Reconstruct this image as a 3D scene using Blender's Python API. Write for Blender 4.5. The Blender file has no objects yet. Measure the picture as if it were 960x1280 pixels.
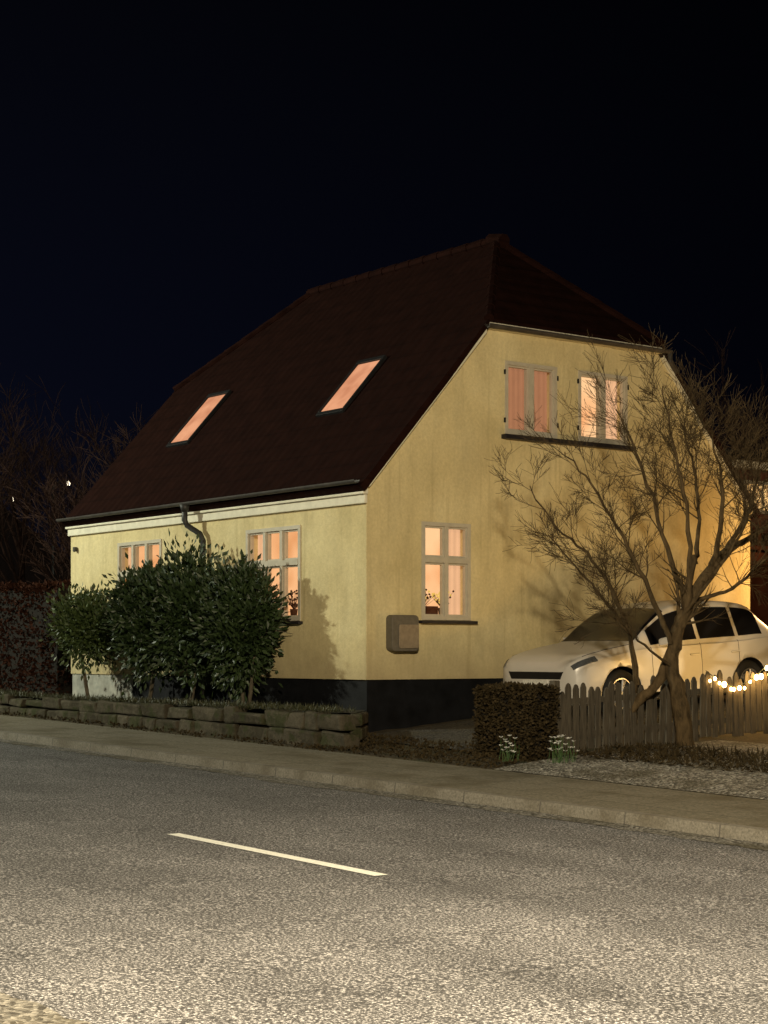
import bpy, bmesh, math, random
import numpy as np
from mathutils import Vector, Matrix
random.seed(7)
scene=bpy.context.scene
col=scene.collection
UA=(-.607,.795); VA=(.795,.607)
def W(u,v,z): return (UA[0]*u+VA[0]*v, UA[1]*u+VA[1]*v, z)
TH=math.atan2(-.795,-.607)

# ---------------------------------------------------------------- materials
class NT:
    def __init__(s,name):
        s.m=bpy.data.materials.new(name); s.m.use_nodes=True
        s.t=s.m.node_tree; s.n=s.t.nodes; s.l=s.t.links
        s.b=s.n['Principled BSDF']; s.out=s.n['Material Output']
        mp=s.n.new('ShaderNodeMapping')
        geo=s.n.new('ShaderNodeNewGeometry')
        mp.inputs['Rotation'].default_value=(0,0,TH)
        s.l.new(geo.outputs['Position'],mp.inputs['Vector']); s.co=mp.outputs['Vector']
    def map(s,scale,loc=(0,0,0)):
        mp=s.n.new('ShaderNodeMapping'); mp.inputs['Scale'].default_value=scale; mp.inputs['Location'].default_value=loc
        s.l.new(s.co,mp.inputs['Vector']); return mp.outputs['Vector']
    def noise(s,scale,detail=3,rough=.55,vec=None):
        n=s.n.new('ShaderNodeTexNoise'); n.inputs['Scale'].default_value=scale
        n.inputs['Detail'].default_value=detail; n.inputs['Roughness'].default_value=rough
        s.l.new(vec or s.co,n.inputs['Vector']); return n.outputs['Fac']
    def voro(s,scale,vec=None,out='Distance'):
        n=s.n.new('ShaderNodeTexVoronoi'); n.inputs['Scale'].default_value=scale
        s.l.new(vec or s.co,n.inputs['Vector']); return n.outputs[out]
    def ramp(s,fac,stops):
        r=s.n.new('ShaderNodeValToRGB'); e=r.color_ramp.elements
        while len(e)<len(stops): e.new(.5)
        for el,(p,c) in zip(e,stops):
            el.position=p; el.color=(c[0],c[1],c[2],1) if not isinstance(c,(int,float)) else (c,c,c,1)
        s.l.new(fac,r.inputs['Fac']); return r.outputs['Color']
    def mix(s,fac,a,b,mode='MIX'):
        m=s.n.new('ShaderNodeMix'); m.data_type='RGBA'; m.blend_type=mode
        for key,val in ((0,fac),(6,a),(7,b)):
            if hasattr(val,'node'): s.l.new(val,m.inputs[key])
            else: m.inputs[key].default_value=val if key==0 else ((val[0],val[1],val[2],1))
        return m.outputs[2]
    def math(s,op,a,b=0.0):
        m=s.n.new('ShaderNodeMath'); m.operation=op
        for i,val in enumerate((a,b)):
            if hasattr(val,'node'): s.l.new(val,m.inputs[i])
            else: m.inputs[i].default_value=val
        return m.outputs[0]
    def sep(s,vec=None):
        x=s.n.new('ShaderNodeSeparateXYZ'); s.l.new(vec or s.co,x.inputs[0]); return x.outputs
    def bump(s,h,strength=.3,dist=.02):
        b=s.n.new('ShaderNodeBump'); b.inputs['Strength'].default_value=strength; b.inputs['Distance'].default_value=dist
        s.l.new(h,b.inputs['Height']); s.l.new(b.outputs['Normal'],s.b.inputs['Normal'])
    def base(s,c,rough=.8,metal=0,spec=.3):
        if hasattr(c,'node'): s.l.new(c,s.b.inputs['Base Color'])
        else: s.b.inputs['Base Color'].default_value=(c[0],c[1],c[2],1)
        s.b.inputs['Roughness'].default_value=rough; s.b.inputs['Metallic'].default_value=metal
        s.b.inputs['Specular IOR Level'].default_value=spec
        return s.m
    def emit(s,c,st):
        if hasattr(c,'node'): s.l.new(c,s.b.inputs['Emission Color'])
        else: s.b.inputs['Emission Color'].default_value=(c[0],c[1],c[2],1)
        s.b.inputs['Emission Strength'].default_value=st

def simple(name,c,rough=.7,var=.25,scale=12,bump=.1,metal=0,spec=.3):
    k=NT(name); f=k.noise(scale,4)
    cc=k.ramp(f,[(.3,tuple(x*(1-var) for x in c)),(.7,tuple(min(1,x*(1+var)) for x in c))])
    if bump: k.bump(k.noise(scale*4,3),bump,.01)
    return k.base(cc,rough,metal,spec)

def mat_asphalt():
    k=NT('asphalt')
    g=k.noise(56,2,.75); sp=k.ramp(g,[(.40,(.034,.033,.034)),(.53,(.095,.093,.094)),(.63,(.40,.39,.395))])
    g2=k.noise(150,2,.7); sp2=k.ramp(g2,[(.38,.5),(.65,1.5)])
    c=k.mix(1,sp,sp2,'MULTIPLY')
    w=k.noise(1,3,.5,k.map((.12,1.1,1))); wl=k.ramp(w,[(.3,.78),(.7,1.22)])
    c=k.mix(1,c,wl,'MULTIPLY')
    p=k.noise(.7,4,.6); c=k.mix(1,c,k.ramp(p,[(.3,.80),(.7,1.18)]),'MULTIPLY')
    st=k.noise(2.3,5,.7); c=k.mix(k.math('MULTIPLY',k.ramp(st,[(.60,0),(.70,1)]),.35),c,(.03,.028,.026))
    k.bump(g,.5,.010); return k.base(c,.82,0,.3)
def mat_pave():
    k=NT('pavement_slabs')
    br=k.n.new('ShaderNodeTexBrick'); br.inputs['Scale'].default_value=1
    br.inputs['Mortar Size'].default_value=.01; br.inputs['Brick Width'].default_value=.8; br.inputs['Row Height'].default_value=.62
    br.inputs['Color1'].default_value=(.145,.13,.095,1); br.inputs['Color2'].default_value=(.165,.148,.11,1); br.inputs['Mortar'].default_value=(.08,.07,.05,1)
    k.l.new(k.co,br.inputs['Vector'])
    n=k.noise(30,4,.7); c=k.mix(1,br.outputs['Color'],k.ramp(n,[(.35,.55),(.65,1.4)]),'MULTIPLY')
    n2=k.noise(1.3,4,.6); c=k.mix(k.ramp(n2,[(.48,0),(.66,.75)]),c,(.075,.06,.032))
    k.bump(n,.3,.01); return k.base(c,.9)
def mat_kerb():
    k=NT('kerb_granite'); x=k.sep()
    n=k.noise(40,3,.7); c=k.ramp(n,[(.3,(.11,.10,.082)),(.7,(.24,.22,.18))])
    d=k.noise(2,4,.6); c=k.mix(k.ramp(d,[(.45,0),(.65,.6)]),c,(.08,.065,.04))
    j=k.math('FRACT',k.math('MULTIPLY',x[0],.9)); c=k.mix(k.ramp(j,[(.0,1),(.02,0)]),c,(.05,.045,.04))
    k.bump(n,.4,.01); return k.base(c,.85)
def mat_ground():
    k=NT('soil_and_grass'); n=k.noise(3,5,.65); m=k.noise(45,3,.7)
    c=k.ramp(n,[(.32,(.036,.029,.015)),(.5,(.062,.047,.026)),(.68,(.045,.047,.020))])
    c=k.mix(1,c,k.ramp(m,[(.35,.45),(.68,1.7)]),'MULTIPLY'); k.bump(m,.9,.03); return k.base(c,.95)
def mat_gravel(name='gravel',lo=.12,hi=.5):
    k=NT(name); v=k.voro(38,out='Color'); s=k.sep(v)
    c=k.ramp(s[0],[(.1,(lo*.5,lo*.45,lo*.38)),(.5,(lo*1.5,lo*1.4,lo*1.2)),(.95,(hi,hi*.94,hi*.82))])
    n=k.noise(1.6,4); c=k.mix(k.ramp(n,[(.45,0),(.65,.75)]),c,(.07,.06,.035))
    k.bump(k.voro(38),.9,.03); return k.base(c,.9)
def mat_plaster():
    k=NT('yellow_plaster'); s=k.sep()
    n=k.noise(1.1,5,.6); c=k.ramp(n,[(.28,(.60,.505,.27)),(.5,(.68,.58,.325)),(.75,(.73,.64,.38))])
    st=k.noise(2,4,.6,k.map((1.5,1.5,.5))); c=k.mix(1,c,k.ramp(st,[(.3,.86),(.62,1.04)]),'MULTIPLY')
    fine=k.noise(22,4,.7); c=k.mix(1,c,k.ramp(fine,[(.3,.89),(.7,1.07)]),'MULTIPLY')
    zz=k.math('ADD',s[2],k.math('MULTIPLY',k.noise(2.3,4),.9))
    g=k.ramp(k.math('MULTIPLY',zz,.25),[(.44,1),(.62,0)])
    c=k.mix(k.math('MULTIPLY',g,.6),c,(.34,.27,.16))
    sk=k.noise(3,3,.6,k.map((2.6,2.6,.12)))
    c=k.mix(k.math('MULTIPLY',k.ramp(sk,[(.58,0),(.72,1)]),.3),c,(.34,.27,.13))
    k.bump(fine,.35,.02); return k.base(c,.92,0,.15)
def mat_roof():
    k=NT('clay_roof_tiles'); s=k.sep()
    wv=k.math('SINE',k.math('MULTIPLY',s[0],29.0)); row=k.math('FRACT',k.math('MULTIPLY',s[2],3.9))
    h=k.math('ADD',k.math('MULTIPLY',wv,.5),k.math('MULTIPLY',row,-.9))
    n=k.noise(3.5,5,.7); c=k.ramp(n,[(.3,(.0105,.0042,.0033)),(.7,(.020,.0075,.0056))])
    c=k.mix(k.ramp(row,[(.0,.5),(.13,0)]),c,(.004,.002,.002))
    k.bump(h,.3,.03); return k.base(c,.95,0,.03)
def mat_leaf(name,a,b,scale=9,rough=.5,spec=.45):
    k=NT(name); n=k.noise(scale,3,.7); c=k.ramp(n,[(.3,a),(.7,b)])
    return k.base(c,rough,0,spec)
def mat_bark(name,a,b):
    k=NT(name); n=k.noise(14,4,.7,k.map((1,1,.35))); c=k.ramp(n,[(.3,a),(.7,b)]); k.bump(n,.9,.03); return k.base(c,.9,0,.15)
def mat_emit(name,c,st,var=None,scale=2.2):
    k=NT(name)
    if var:
        cc=k.ramp(k.noise(scale,2,.5),[(.32,var),(.62,c)])
    else: cc=c
    k.base((.05,.035,.02),.8); k.emit(cc,st); return k.m
def mat_curtain(name,c,st,lo=.62):
    k=NT(name); s=k.sep(); w=k.math('SINE',k.math('MULTIPLY',k.math('ADD',s[0],s[1]),62))
    w=k.math('ADD',k.math('MULTIPLY',w,.4),k.math('MULTIPLY',k.noise(5,3),1.4)); cc=k.ramp(k.math('MULTIPLY',w,.6),[(-.0,tuple(x*lo for x in c)),(.75,c)])
    k.base(tuple(x*.12 for x in c),.9); k.emit(cc,st); return k.m  # light through the cloth and fold shading put into the emission colour
def mat_glass():
    k=NT('window_glass'); k.n.remove(k.b)
    t=k.n.new('ShaderNodeBsdfTransparent'); g=k.n.new('ShaderNodeBsdfGlossy'); g.inputs['Roughness'].default_value=.04
    g.inputs['Color'].default_value=(.8,.85,.9,1); t.inputs['Color'].default_value=(.93,.93,.92,1)
    m=k.n.new('ShaderNodeMixShader'); m.inputs[0].default_value=.07
    k.l.new(t.outputs[0],m.inputs[1]); k.l.new(g.outputs[0],m.inputs[2]); k.l.new(m.outputs[0],k.out.inputs['Surface']); return k.m
def mat_wood(name,a,b):
    k=NT(name); n=k.noise(6,5,.7,k.map((6,6,.6))); c=k.ramp(n,[(.3,a),(.7,b)]); k.bump(n,.4,.01); return k.base(c,.85,0,.2)
def mat_stone():
    k=NT('wall_stone'); n=k.noise(9,5,.7); c=k.ramp(n,[(.3,(.028,.024,.016)),(.55,(.07,.060,.041)),(.75,(.13,.117,.085))])
    v=k.voro(2.3,out='Color'); c=k.mix(.5,c,k.ramp(k.sep(v)[0],[(0,(.028,.024,.016)),(1,(.115,.10,.075))]))
    ms=k.noise(4,4,.6); c=k.mix(k.ramp(ms,[(.5,0),(.62,.8)]),c,(.035,.04,.016))
    k.bump(n,.9,.04); return k.base(c,.95,0,.1)

M=dict(
 asphalt=mat_asphalt(),pave=mat_pave(),kerb=mat_kerb(),ground=mat_ground(),gravel=mat_gravel('gravel',.12,.48),
 drive=mat_gravel('driveway_gravel',.040,.10),sand=mat_gravel('sandy_verge',.10,.28),
 plaster=mat_plaster(),roof=mat_roof(),
 tar=simple('black_tar_plinth',(.006,.0065,.008),.7,.5,4,.3,0,.15),
 greyplinth=simple('lit_grey_plinth',(.32,.32,.28),.9,.25,6,.3),
 cream=simple('cream_paint',(.70,.67,.54),.7,.10,8,.1),
 frame=simple('window_paint',(.50,.46,.37),.5,.08,10,.05),
 slate=simple('dark_sill',(.02,.018,.02),.5,.3,10,.1),
 zinc=simple('zinc_gutter',(.06,.055,.05),.6,.3,6,.1,.3),
 darkzinc=simple('dark_pipe',(.045,.045,.043),.5,.3,8,.1,.3),
 meter=simple('meter_box_grey',(.13,.115,.09),.6,.15,14,.1),
 meterdoor=simple('meter_door',(.25,.20,.14),.5,.15,14,.1),
 glass=mat_glass(),
 room=mat_emit('lit_room_wall',(1,.52,.24),1.05,(.80,.33,.12),1.7),
 roomb=mat_emit('bright_room_wall',(1,.60,.30),1.15,(.90,.38,.15),1.6),
 curt=mat_curtain('salmon_curtain',(.56,.245,.12),.78,.78),
 curt2=mat_curtain('cream_curtain',(1,.56,.30),.95,.8),
 sky_l=mat_emit('skylight_glow',(.92,.40,.21),.85,(.66,.24,.12),3),
 lampglow=mat_emit('lamp_shade_glow',(1,.85,.6),2.2),
 yellow=mat_emit('yellow_blossom',(1,.62,.12),.9),
 darkobj=simple('dark_interior_object',(.05,.02,.01),.8),
 leaf=mat_leaf('laurel_leaves',(.010,.021,.006),(.042,.070,.022),7),
 leaf2=mat_leaf('small_laurel_leaves',(.026,.046,.011),(.075,.105,.032)),
 brownleaf=mat_leaf('dry_beech_leaves',(.018,.0075,.005),(.048,.019,.011),14,.9,.05),
 boxleaf=mat_leaf('brown_box_leaves',(.020,.015,.008),(.058,.043,.021),14,.85,.05),
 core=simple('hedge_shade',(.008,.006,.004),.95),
 soil=simple('bed_soil',(.026,.023,.012),.95,.5,8,.8),
 bark=mat_bark('old_lilac_bark',(.034,.024,.012),(.125,.086,.043)),
 barkd=mat_bark('distant_bark',(.015,.0078,.006),(.046,.023,.016)),
 bark2=mat_bark('laurel_bark',(.08,.07,.05),(.2,.17,.12)),
 picket=mat_wood('weathered_wood',(.034,.029,.022),(.115,.097,.070)),
 stone=mat_stone(),
 white=simple('road_paint',(.74,.74,.68),.7,.18,40,.2),
 petal=simple('white_petals',(.85,.85,.82),.6,.05,20,0),
 stem=simple('flower_leaves',(.05,.1,.03),.7,.3,20,0),
 carpaint=simple('white_car_paint',(.60,.58,.54),.3,.04,2,0,0,.5),
 carglass=simple('dark_car_glass',(.010,.010,.012),.07,.1,2,0,0,.5),
 black=simple('black_plastic',(.012,.012,.013),.5,.2,10,.05),
 rubber=simple('tyre_rubber',(.018,.018,.018),.85,.2,20,.1),
 alloy=simple('alloy',(.45,.45,.46),.35,.1,10,0,.8),
 lens=simple('headlight_lens',(.12,.13,.14),.1,.3,30,0,.3,.8),
 rlens=simple('tail_lens',(.3,.01,.01),.2,.1,30,0),
 bulb=mat_emit('warm_bulb',(1,.58,.18),45),
 cable=simple('cable',(.02,.03,.02),.7),
 brick=simple('dark_red_boards',(.10,.036,.022),.85,.3,6,.3),
 redpaint=simple('red_door_paint',(.25,.045,.024),.6,.2,8,.1),
 droof=simple('dark_roof',(.02,.011,.01),.9),
 far=mat_emit('far_window',(1,.55,.2),2.0),
 farw=mat_emit('far_lamp',(1,.85,.6),4.0),
 fairy=mat_emit('warm_window',(1,.6,.22),1.5,(.15,.05,.01),14),
 metal=simple('pole_metal',(.03,.03,.03),.5,.2,8,.1,.3),
)

# ---------------------------------------------------------------- mesh builder
class MB:
    def __init__(s): s.v=[]; s.f=[]; s.mi=[]
    def add(s,vs,fs,mi=0):
        o=len(s.v); s.v+=[tuple(p) for p in vs]; s.f+=[tuple(i+o for i in f) for f in fs]; s.mi+=[mi]*len(fs)
    def hexa(s,p,mi=0):
        s.add(p,[(0,1,2,3),(7,6,5,4),(0,4,5,1),(1,5,6,2),(2,6,7,3),(3,7,4,0)],mi)
    def box(s,u0,u1,v0,v1,z0,z1,mi=0):
        s.hexa([W(u0,v0,z0),W(u1,v0,z0),W(u1,v1,z0),W(u0,v1,z0),W(u0,v0,z1),W(u1,v0,z1),W(u1,v1,z1),W(u0,v1,z1)],mi)
    def tube(s,pts,rad,sides=6,mi=0,cap=True):
        pts=[Vector(p) for p in pts]; n=len(pts); rings=[]
        ref=Vector((0.31,.2,1)).normalized()
        for i,p in enumerate(pts):
            d=(pts[min(i+1,n-1)]-pts[max(i-1,0)])
            if d.length<1e-6: d=Vector((0,0,1))
            d.normalize(); a=d.cross(ref)
            if a.length<.05: a=d.cross(Vector((1,0,0)))
            a.normalize(); b=d.cross(a)
            r=rad[i] if hasattr(rad,'__len__') else rad
            rings.append([p+(a*math.cos(t)+b*math.sin(t))*r for t in [2*math.pi*j/sides for j in range(sides)]])
        vs=[q for r in rings for q in r]; fs=[]
        for i in range(n-1):
            for j in range(sides):
                k=(j+1)%sides; fs.append((i*sides+j,i*sides+k,(i+1)*sides+k,(i+1)*sides+j))
        if cap: fs.append(tuple(range(sides))[::-1]); fs.append(tuple((n-1)*sides+j for j in range(sides)))
        s.add(vs,fs,mi)
    def obj(s,name,mats,parent=None,smooth=False,bevel=0,recalc=True):
        me=bpy.data.meshes.new(name); me.from_pydata(s.v,[],s.f)
        if not isinstance(mats,(list,tuple)): mats=[mats]
        for m in mats: me.materials.append(m)
        if len(mats)>1: me.polygons.foreach_set('material_index',s.mi)
        if recalc:
            bm=bmesh.new(); bm.from_mesh(me); bmesh.ops.recalc_face_normals(bm,faces=bm.faces); bm.to_mesh(me); bm.free()
        if smooth: me.polygons.foreach_set('use_smooth',[True]*len(me.polygons))
        o=bpy.data.objects.new(name,me); col.objects.link(o)
        if bevel:
            b=o.modifiers.new('b','BEVEL'); b.width=bevel; b.segments=2; b.limit_method='ANGLE'
        if parent: par(o,parent)
        return o
def wm(o):
    if o.parent: return wm(o.parent)@o.matrix_parent_inverse@o.matrix_basis
    return o.matrix_basis.copy()
def par(o,p):
    o.parent=p; o.matrix_parent_inverse=wm(p).inverted()
def empty(name,loc,parent=None,label=None,cat=None,group=None):
    e=bpy.data.objects.new(name,None); e.location=loc; e.empty_display_size=.3; col.objects.link(e)
    if parent: par(e,parent)
    tag(e,label,cat,group); return e
def tag(o,label=None,cat=None,group=None,kind=None):
    if label:o['label']=label
    if cat:o['category']=cat
    if group:o['group']=group
    if kind:o['kind']=kind
    return o

# ---------------------------------------------------------------- terrain
def clampf(x,a,b): return max(a,min(b,x))
def rz(u): return .02*clampf(u,-60,80)
def pl(x,pts):
    if x<=pts[0][0]: return pts[0][1]
    for (a,b),(c,d) in zip(pts,pts[1:]):
        if x<=c: return b+(d-b)*(x-a)/(c-a)
    return pts[-1][1]
PA=[(11.2,.02),(13.15,.04),(13.25,.1),(14.4,.26),(16.6,.44),(20,.64),(30,.8),(400,.8)]
PB=[(11.2,.02),(13.15,.04),(13.25,.1),(14.5,.20),(18,.34),(30,.55),(400,.8)]
def gz(u,v):
    r=rz(u)
    if v<3.6: return r-.03
    if v<11.2: return r-.06
    t=clampf((u-15.9)/1.1,0,1); t=t*t*(3-2*t)
    return r+pl(v,PA)*t+pl(v,PB)*(1-t)
def grid(us,vs,zf,name,mat):
    b=MB(); n=len(vs)
    b.add([W(u,v,zf(u,v)) for u in us for v in vs],[(i*n+j,(i+1)*n+j,(i+1)*n+j+1,i*n+j+1) for i in range(len(us)-1) for j in range(n-1)])
    o=b.obj(name,mat,recalc=False)
    me=o.data
    if me.polygons[0].normal.z<0: me.flip_normals()
    return o
def fr(a,b,s):
    n=int(round((b-a)/s)); return [a+(b-a)*i/n for i in range(n+1)]
us=[-400,-200,-100,-60,-30,-10]+fr(0,36,.5)+[40,50,60,80,120,200,400,700]
vs=[-400,-150,-50,-20,-5,2,3.55,3.6,6,11.15,11.2,13.15,13.25]+fr(13.5,24,.35)+[27,30,40,60,100,200,400,700]
rn=random.Random(3)
def gzn(u,v):
    z=gz(u,v)
    if v>13.4 and v<60 and 0<=u<=36: z+=rn.uniform(-.015,.015)
    return z
tag(grid(us,vs,gzn,'ground',M['ground']),'bare soil and grass around the house and street',kind='structure')
US=[-300,-60]+fr(-50,70,5)+[80,500]
tag(grid(US,[3.0,4,6,8,10,11.16],lambda u,v:rz(u),'road',M['asphalt']),'grey speckled asphalt street under lamp light',kind='structure')
def ragged(name,v_in,v_mid,amp,mat,lab,seed):
    gs=MB(); ug=fr(-20,60,.12); rg=random.Random(seed); ed=v_mid; vv=[]
    for u in ug:
        ed=clampf(ed+rg.uniform(-amp,amp)*.5,v_mid-amp*2.2,v_mid+amp*2.2); e2=ed+rg.uniform(-amp,amp)*.4
        vv+= [W(u,e2,rz(u)+.004),W(u,v_in,rz(u)+.004)]
    gs.add(vv,[(2*i,2*i+2,2*i+3,2*i+1) for i in range(len(ug)-1)])
    go=gs.obj(name,mat,recalc=False)
    if go.data.polygons[0].normal.z<0: go.data.flip_normals()
    tag(go,lab,kind='structure')
ragged('gutter_strip',11.152,10.72,.07,M['sand'],'pale gritty strip along the kerb',8)
ragged('verge',1.0,3.62,.09,M['sand'],'sandy pale verge at the near road edge',18)
tag(grid(US,[11.30,12.2,13.2],lambda u,v:rz(u)+.1,'pavement',M['pave']),'dusty slab pavement beside the street',kind='structure')
k=MB()
for a,b_ in zip(US,US[1:]):
    k.hexa([W(a,11.155,rz(a)-.1),W(b_,11.155,rz(b_)-.1),W(b_,11.30,rz(b_)-.1),W(a,11.30,rz(a)-.1),W(a,11.18,rz(a)+.104),W(b_,11.18,rz(b_)+.104),W(b_,11.30,rz(b_)+.106),W(a,11.30,rz(a)+.106)])
tag(k.obj('kerb',M['kerb'],bevel=0),'worn granite kerb edging the pavement',kind='structure')
def dash(u0,u1):
    return grid([u0,u0+.02,u1-.02,u1],[7.34,7.46],lambda u,v:rz(u)+.006,'lane_marking',M['white'])
for a in (9.72,0.8):
    tag(dash(a,a+2.83),'white dashed centre line painted on asphalt',kind='structure')
tag(grid(fr(4,15.25,.45),fr(13.22,17,.3),lambda u,v:gz(u,v)+.022,'gravel_patch',M['gravel']),'pale gravel beside the pavement and fence',kind='structure')
tag(grid(fr(15.9,18.9,.3),fr(13.9,22.5,.3),lambda u,v:gz(u,v)+.025,'driveway',M['drive']),'dark gravel driveway beside the yellow house',kind='structure')

# ---------------------------------------------------------------- house
HU=19.23; HV=14.38; HL=8.66; HW=7.83; PB_Z=1.37; EZ=4.12; SL=1.11; S2=.95; TB_=2.13
hu1=HU+HL; hv1=HV+HW
def prf(t):
    t=min(t,HW-t)
    return EZ+SL*t if t<=TB_ else EZ+SL*TB_+S2*(t-TB_)
house=empty('house',W(HU+HL/2,HV+HW/2,.7),label='yellow plastered house with half-hipped dark tile roof and lit windows',cat='house')
def F(face,p,d,z):
    if face=='L': return (HU+p,HV-d,z)
    return (HU-d,HV+p,z)
def fbox(b,face,p0,p1,d0,d1,z0,z1,mi=0):
    a=F(face,p0,d0,z0); c=F(face,p1,d1,z1)
    b.box(a[0],c[0],a[1],c[1],a[2],c[2],mi)
def zt(t): return prf(t)-.02
wallb=MB()
GT=zt(TB_)
prof=[(0,PB_Z),(HW,PB_Z),(HW,zt(0)),(HW-TB_,GT),(TB_,GT),(0,zt(0))]
def gable(b,u0,u1):
    n=len(prof)
    b.add([W(u0,HV+t,z) for t,z in prof]+[W(u1,HV+t,z) for t,z in prof],
      [tuple(range(n)),tuple(range(2*n-1,n-1,-1))]+[(i,(i+1)%n,(i+1)%n+n,i+n) for i in range(n)])
gable(wallb,HU,hu1)
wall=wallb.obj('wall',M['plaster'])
inner=MB(); n=len(prof)
pin=[(.3,PB_Z-.5),(HW-.3,PB_Z-.5),(HW-.3,zt(0)-.1),(5.6,6.2),(2.2,6.2),(.3,zt(0)-.1)]
inner.add([W(HU+.3,HV+t,z) for t,z in pin]+[W(hu1-.3,HV+t,z) for t,z in pin],
      [tuple(range(n)),tuple(range(2*n-1,n-1,-1))]+[(i,(i+1)%n,(i+1)%n+n,i+n) for i in range(n)])
cutters=[inner.obj('cut',M['plaster'])]
WINS=[('L',1.57,3.0,2.2,3.575,3,'room'),('L',5.51,6.95,2.2,3.575,3,'room'),('G',.96,1.85,2.2,3.575,2,'roomb'),
      ('G',2.505,3.53,4.92,5.98,2,'curtain'),('G',3.965,5.0,4.92,5.98,2,'roomup')]
for w in WINS:
    b=MB(); fbox(b,w[0],w[1],w[2],-.6,.3,w[3],w[4]); cutters.append(b.obj('cut',M['plaster']))
for c in cutters:
    m=wall.modifiers.new('x','BOOLEAN'); m.operation='DIFFERENCE'; m.solver='EXACT'; m.object=c
bpy.context.view_layer.update()
dg=bpy.context.evaluated_depsgraph_get()
nm=bpy.data.meshes.new_from_object(wall.evaluated_get(dg)); wall.modifiers.clear(); wall.data=nm
for c in cutters: bpy.data.objects.remove(c)
par(wall,house)
b=MB(); b.box(HU+.03,hu1-2.15,HV+.03,hv1-.03,-.1,PB_Z-.001); o=b.obj('plinth',M['tar'],house)
b=MB(); b.box(hu1-2.148,hu1-.02,HV+.02,hv1-.03,-.1,PB_Z-.001); o=b.obj('plinth',M['greyplinth'],house); o['label']='plinth stretch coloured lighter grey to look lit'  # lit end of the plinth, its brightness put into a lighter grey
# roof
rf=MB()
def R(w,t,z): return W(HU+w,HV+t,z)
def rs(t): return prf(t)+.05
e0,e1=-.09,HL+.04; to=-.17
A=R(e0,to,rs(to)+.03); B=R(e1,to,rs(to)+.03); C=R(e1,TB_,rs(TB_)); D=R(HL-1.80,HW/2,rs(HW/2)); E=R(1.80,HW/2,rs(HW/2)); Fp=R(e0,TB_,rs(TB_))
A2=R(e0,HW-to,rs(to)+.03); B2=R(e1,HW-to,rs(to)+.03); C2=R(e1,HW-TB_,rs(TB_)); F2=R(e0,HW-TB_,rs(TB_))
rf.add([A,B,C,D,E,Fp,A2,B2,C2,F2],[(0,1,2,5),(5,2,3,4),(6,9,8,7),(9,4,3,8),(5,4,9),(2,8,3)])
roof=rf.obj('roof',M['roof'],house)
if roof.data.polygons[0].normal.z<0: roof.data.flip_normals()
sm=roof.modifiers.new('s','SOLIDIFY'); sm.thickness=.11; sm.offset=-1
def P(w,t,dz=.0): return R(w,t,rs(t)+dz)
rd=MB()
def capline(p,q,r=.07,stepl=.36):
    p=Vector(p);q=Vector(q);L=(q-p).length;nn=max(1,int(L/stepl))
    for i in range(nn):
        a=p.lerp(q,i/nn);c=p.lerp(q,(i+1.06)/nn); rd.tube([a,c],[r*1.08,r*.93],8)
capline(P(1.72,HW/2,.02),P(HL-1.72,HW/2,.02),.085)
capline(P(e0,TB_,.0),P(1.8,HW/2,.01)); capline(P(e0,HW-TB_,.0),P(1.8,HW/2,.01))
capline(P(e1,TB_,.0),P(HL-1.8,HW/2,.01)); capline(P(e1,HW-TB_,.0),P(HL-1.8,HW/2,.01))
rd.tube([P(1.62,HW/2,-.02),P(1.95,HW/2,.05)],[.12,.11],8)
rd.obj('ridge_tiles',M['roof'],roof,smooth=False)
for s0,s1 in ((0,2.1),(HW,HW-2.1)):
    vb=MB()
    z0=rs(s0); z1=rs(s1)
    vb.hexa([W(HU-.075,HV+s0,z0-.17),W(HU-.004,HV+s0,z0-.17),W(HU-.004,HV+s1,z1-.17),W(HU-.075,HV+s1,z1-.17),
             W(HU-.075,HV+s0,z0-.12),W(HU-.004,HV+s0,z0-.12),W(HU-.004,HV+s1,z1-.12),W(HU-.075,HV+s1,z1-.12)])
    vb.obj('verge_board',M['cream'],house)
cb=MB(); cb.box(HU-.03,hu1+.03,HV-.05,HV-.002,3.78,3.90); cb.box(HU-.05,hu1+.05,HV-.09,HV-.002,3.903,3.985); cb.box(HU-.06,hu1+.06,HV-.13,HV-.002,3.988,4.045)
cb.obj('cornice',M['cream'],house,bevel=.01)
def gutter(p,q,r=.065):
    b=MB(); p=Vector(p);q=Vector(q);d=(q-p).normalized();side=d.cross(Vector((0,0,1))).normalized()
    vs_=[];n=8
    for e in (p,q):
        for rr in (r,r*.88):
            for i in range(n+1):
                a=math.pi+math.pi*i/n; vs_.append(e+side*math.cos(a)*rr+Vector((0,0,math.sin(a)*rr)))
    m=n+1; fs=[]
    for i in range(n):
        fs.append((i,i+1,2*m+i+1,2*m+i)); fs.append((m+i+1,m+i,3*m+i,3*m+i+1)); fs.append((i,m+i,m+i+1,i+1)); fs.append((2*m+i,2*m+i+1,3*m+i+1,3*m+i))
    fs+= [(0,2*m,3*m,m),(n,m+n,3*m+n,2*m+n)]
    b.add(vs_,fs); return b
g=gutter(W(HU-.08,HV-.225,4.085),W(hu1+.04,HV-.225,4.07),.05); g.obj('gutter',M['zinc'],house)
gtz=GT-.02
g=gutter(W(HU-.15,HV+2.05,gtz),W(HU-.15,HV+5.80,gtz),.055)
g.tube([W(HU-.15,HV+5.79,gtz-.04),W(HU-.15,HV+5.80,gtz-.16),W(HU-.08,HV+6.0,gtz-.30)],.04,8)
g.obj('gutter',M['zinc'],house)
b=MB(); b.box(HU-.088,HU-.003,HV+2.15,HV+5.68,gtz-.05,gtz+.04); b.obj('fascia',M['cream'],house)
b=MB(); a=4.42
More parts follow.
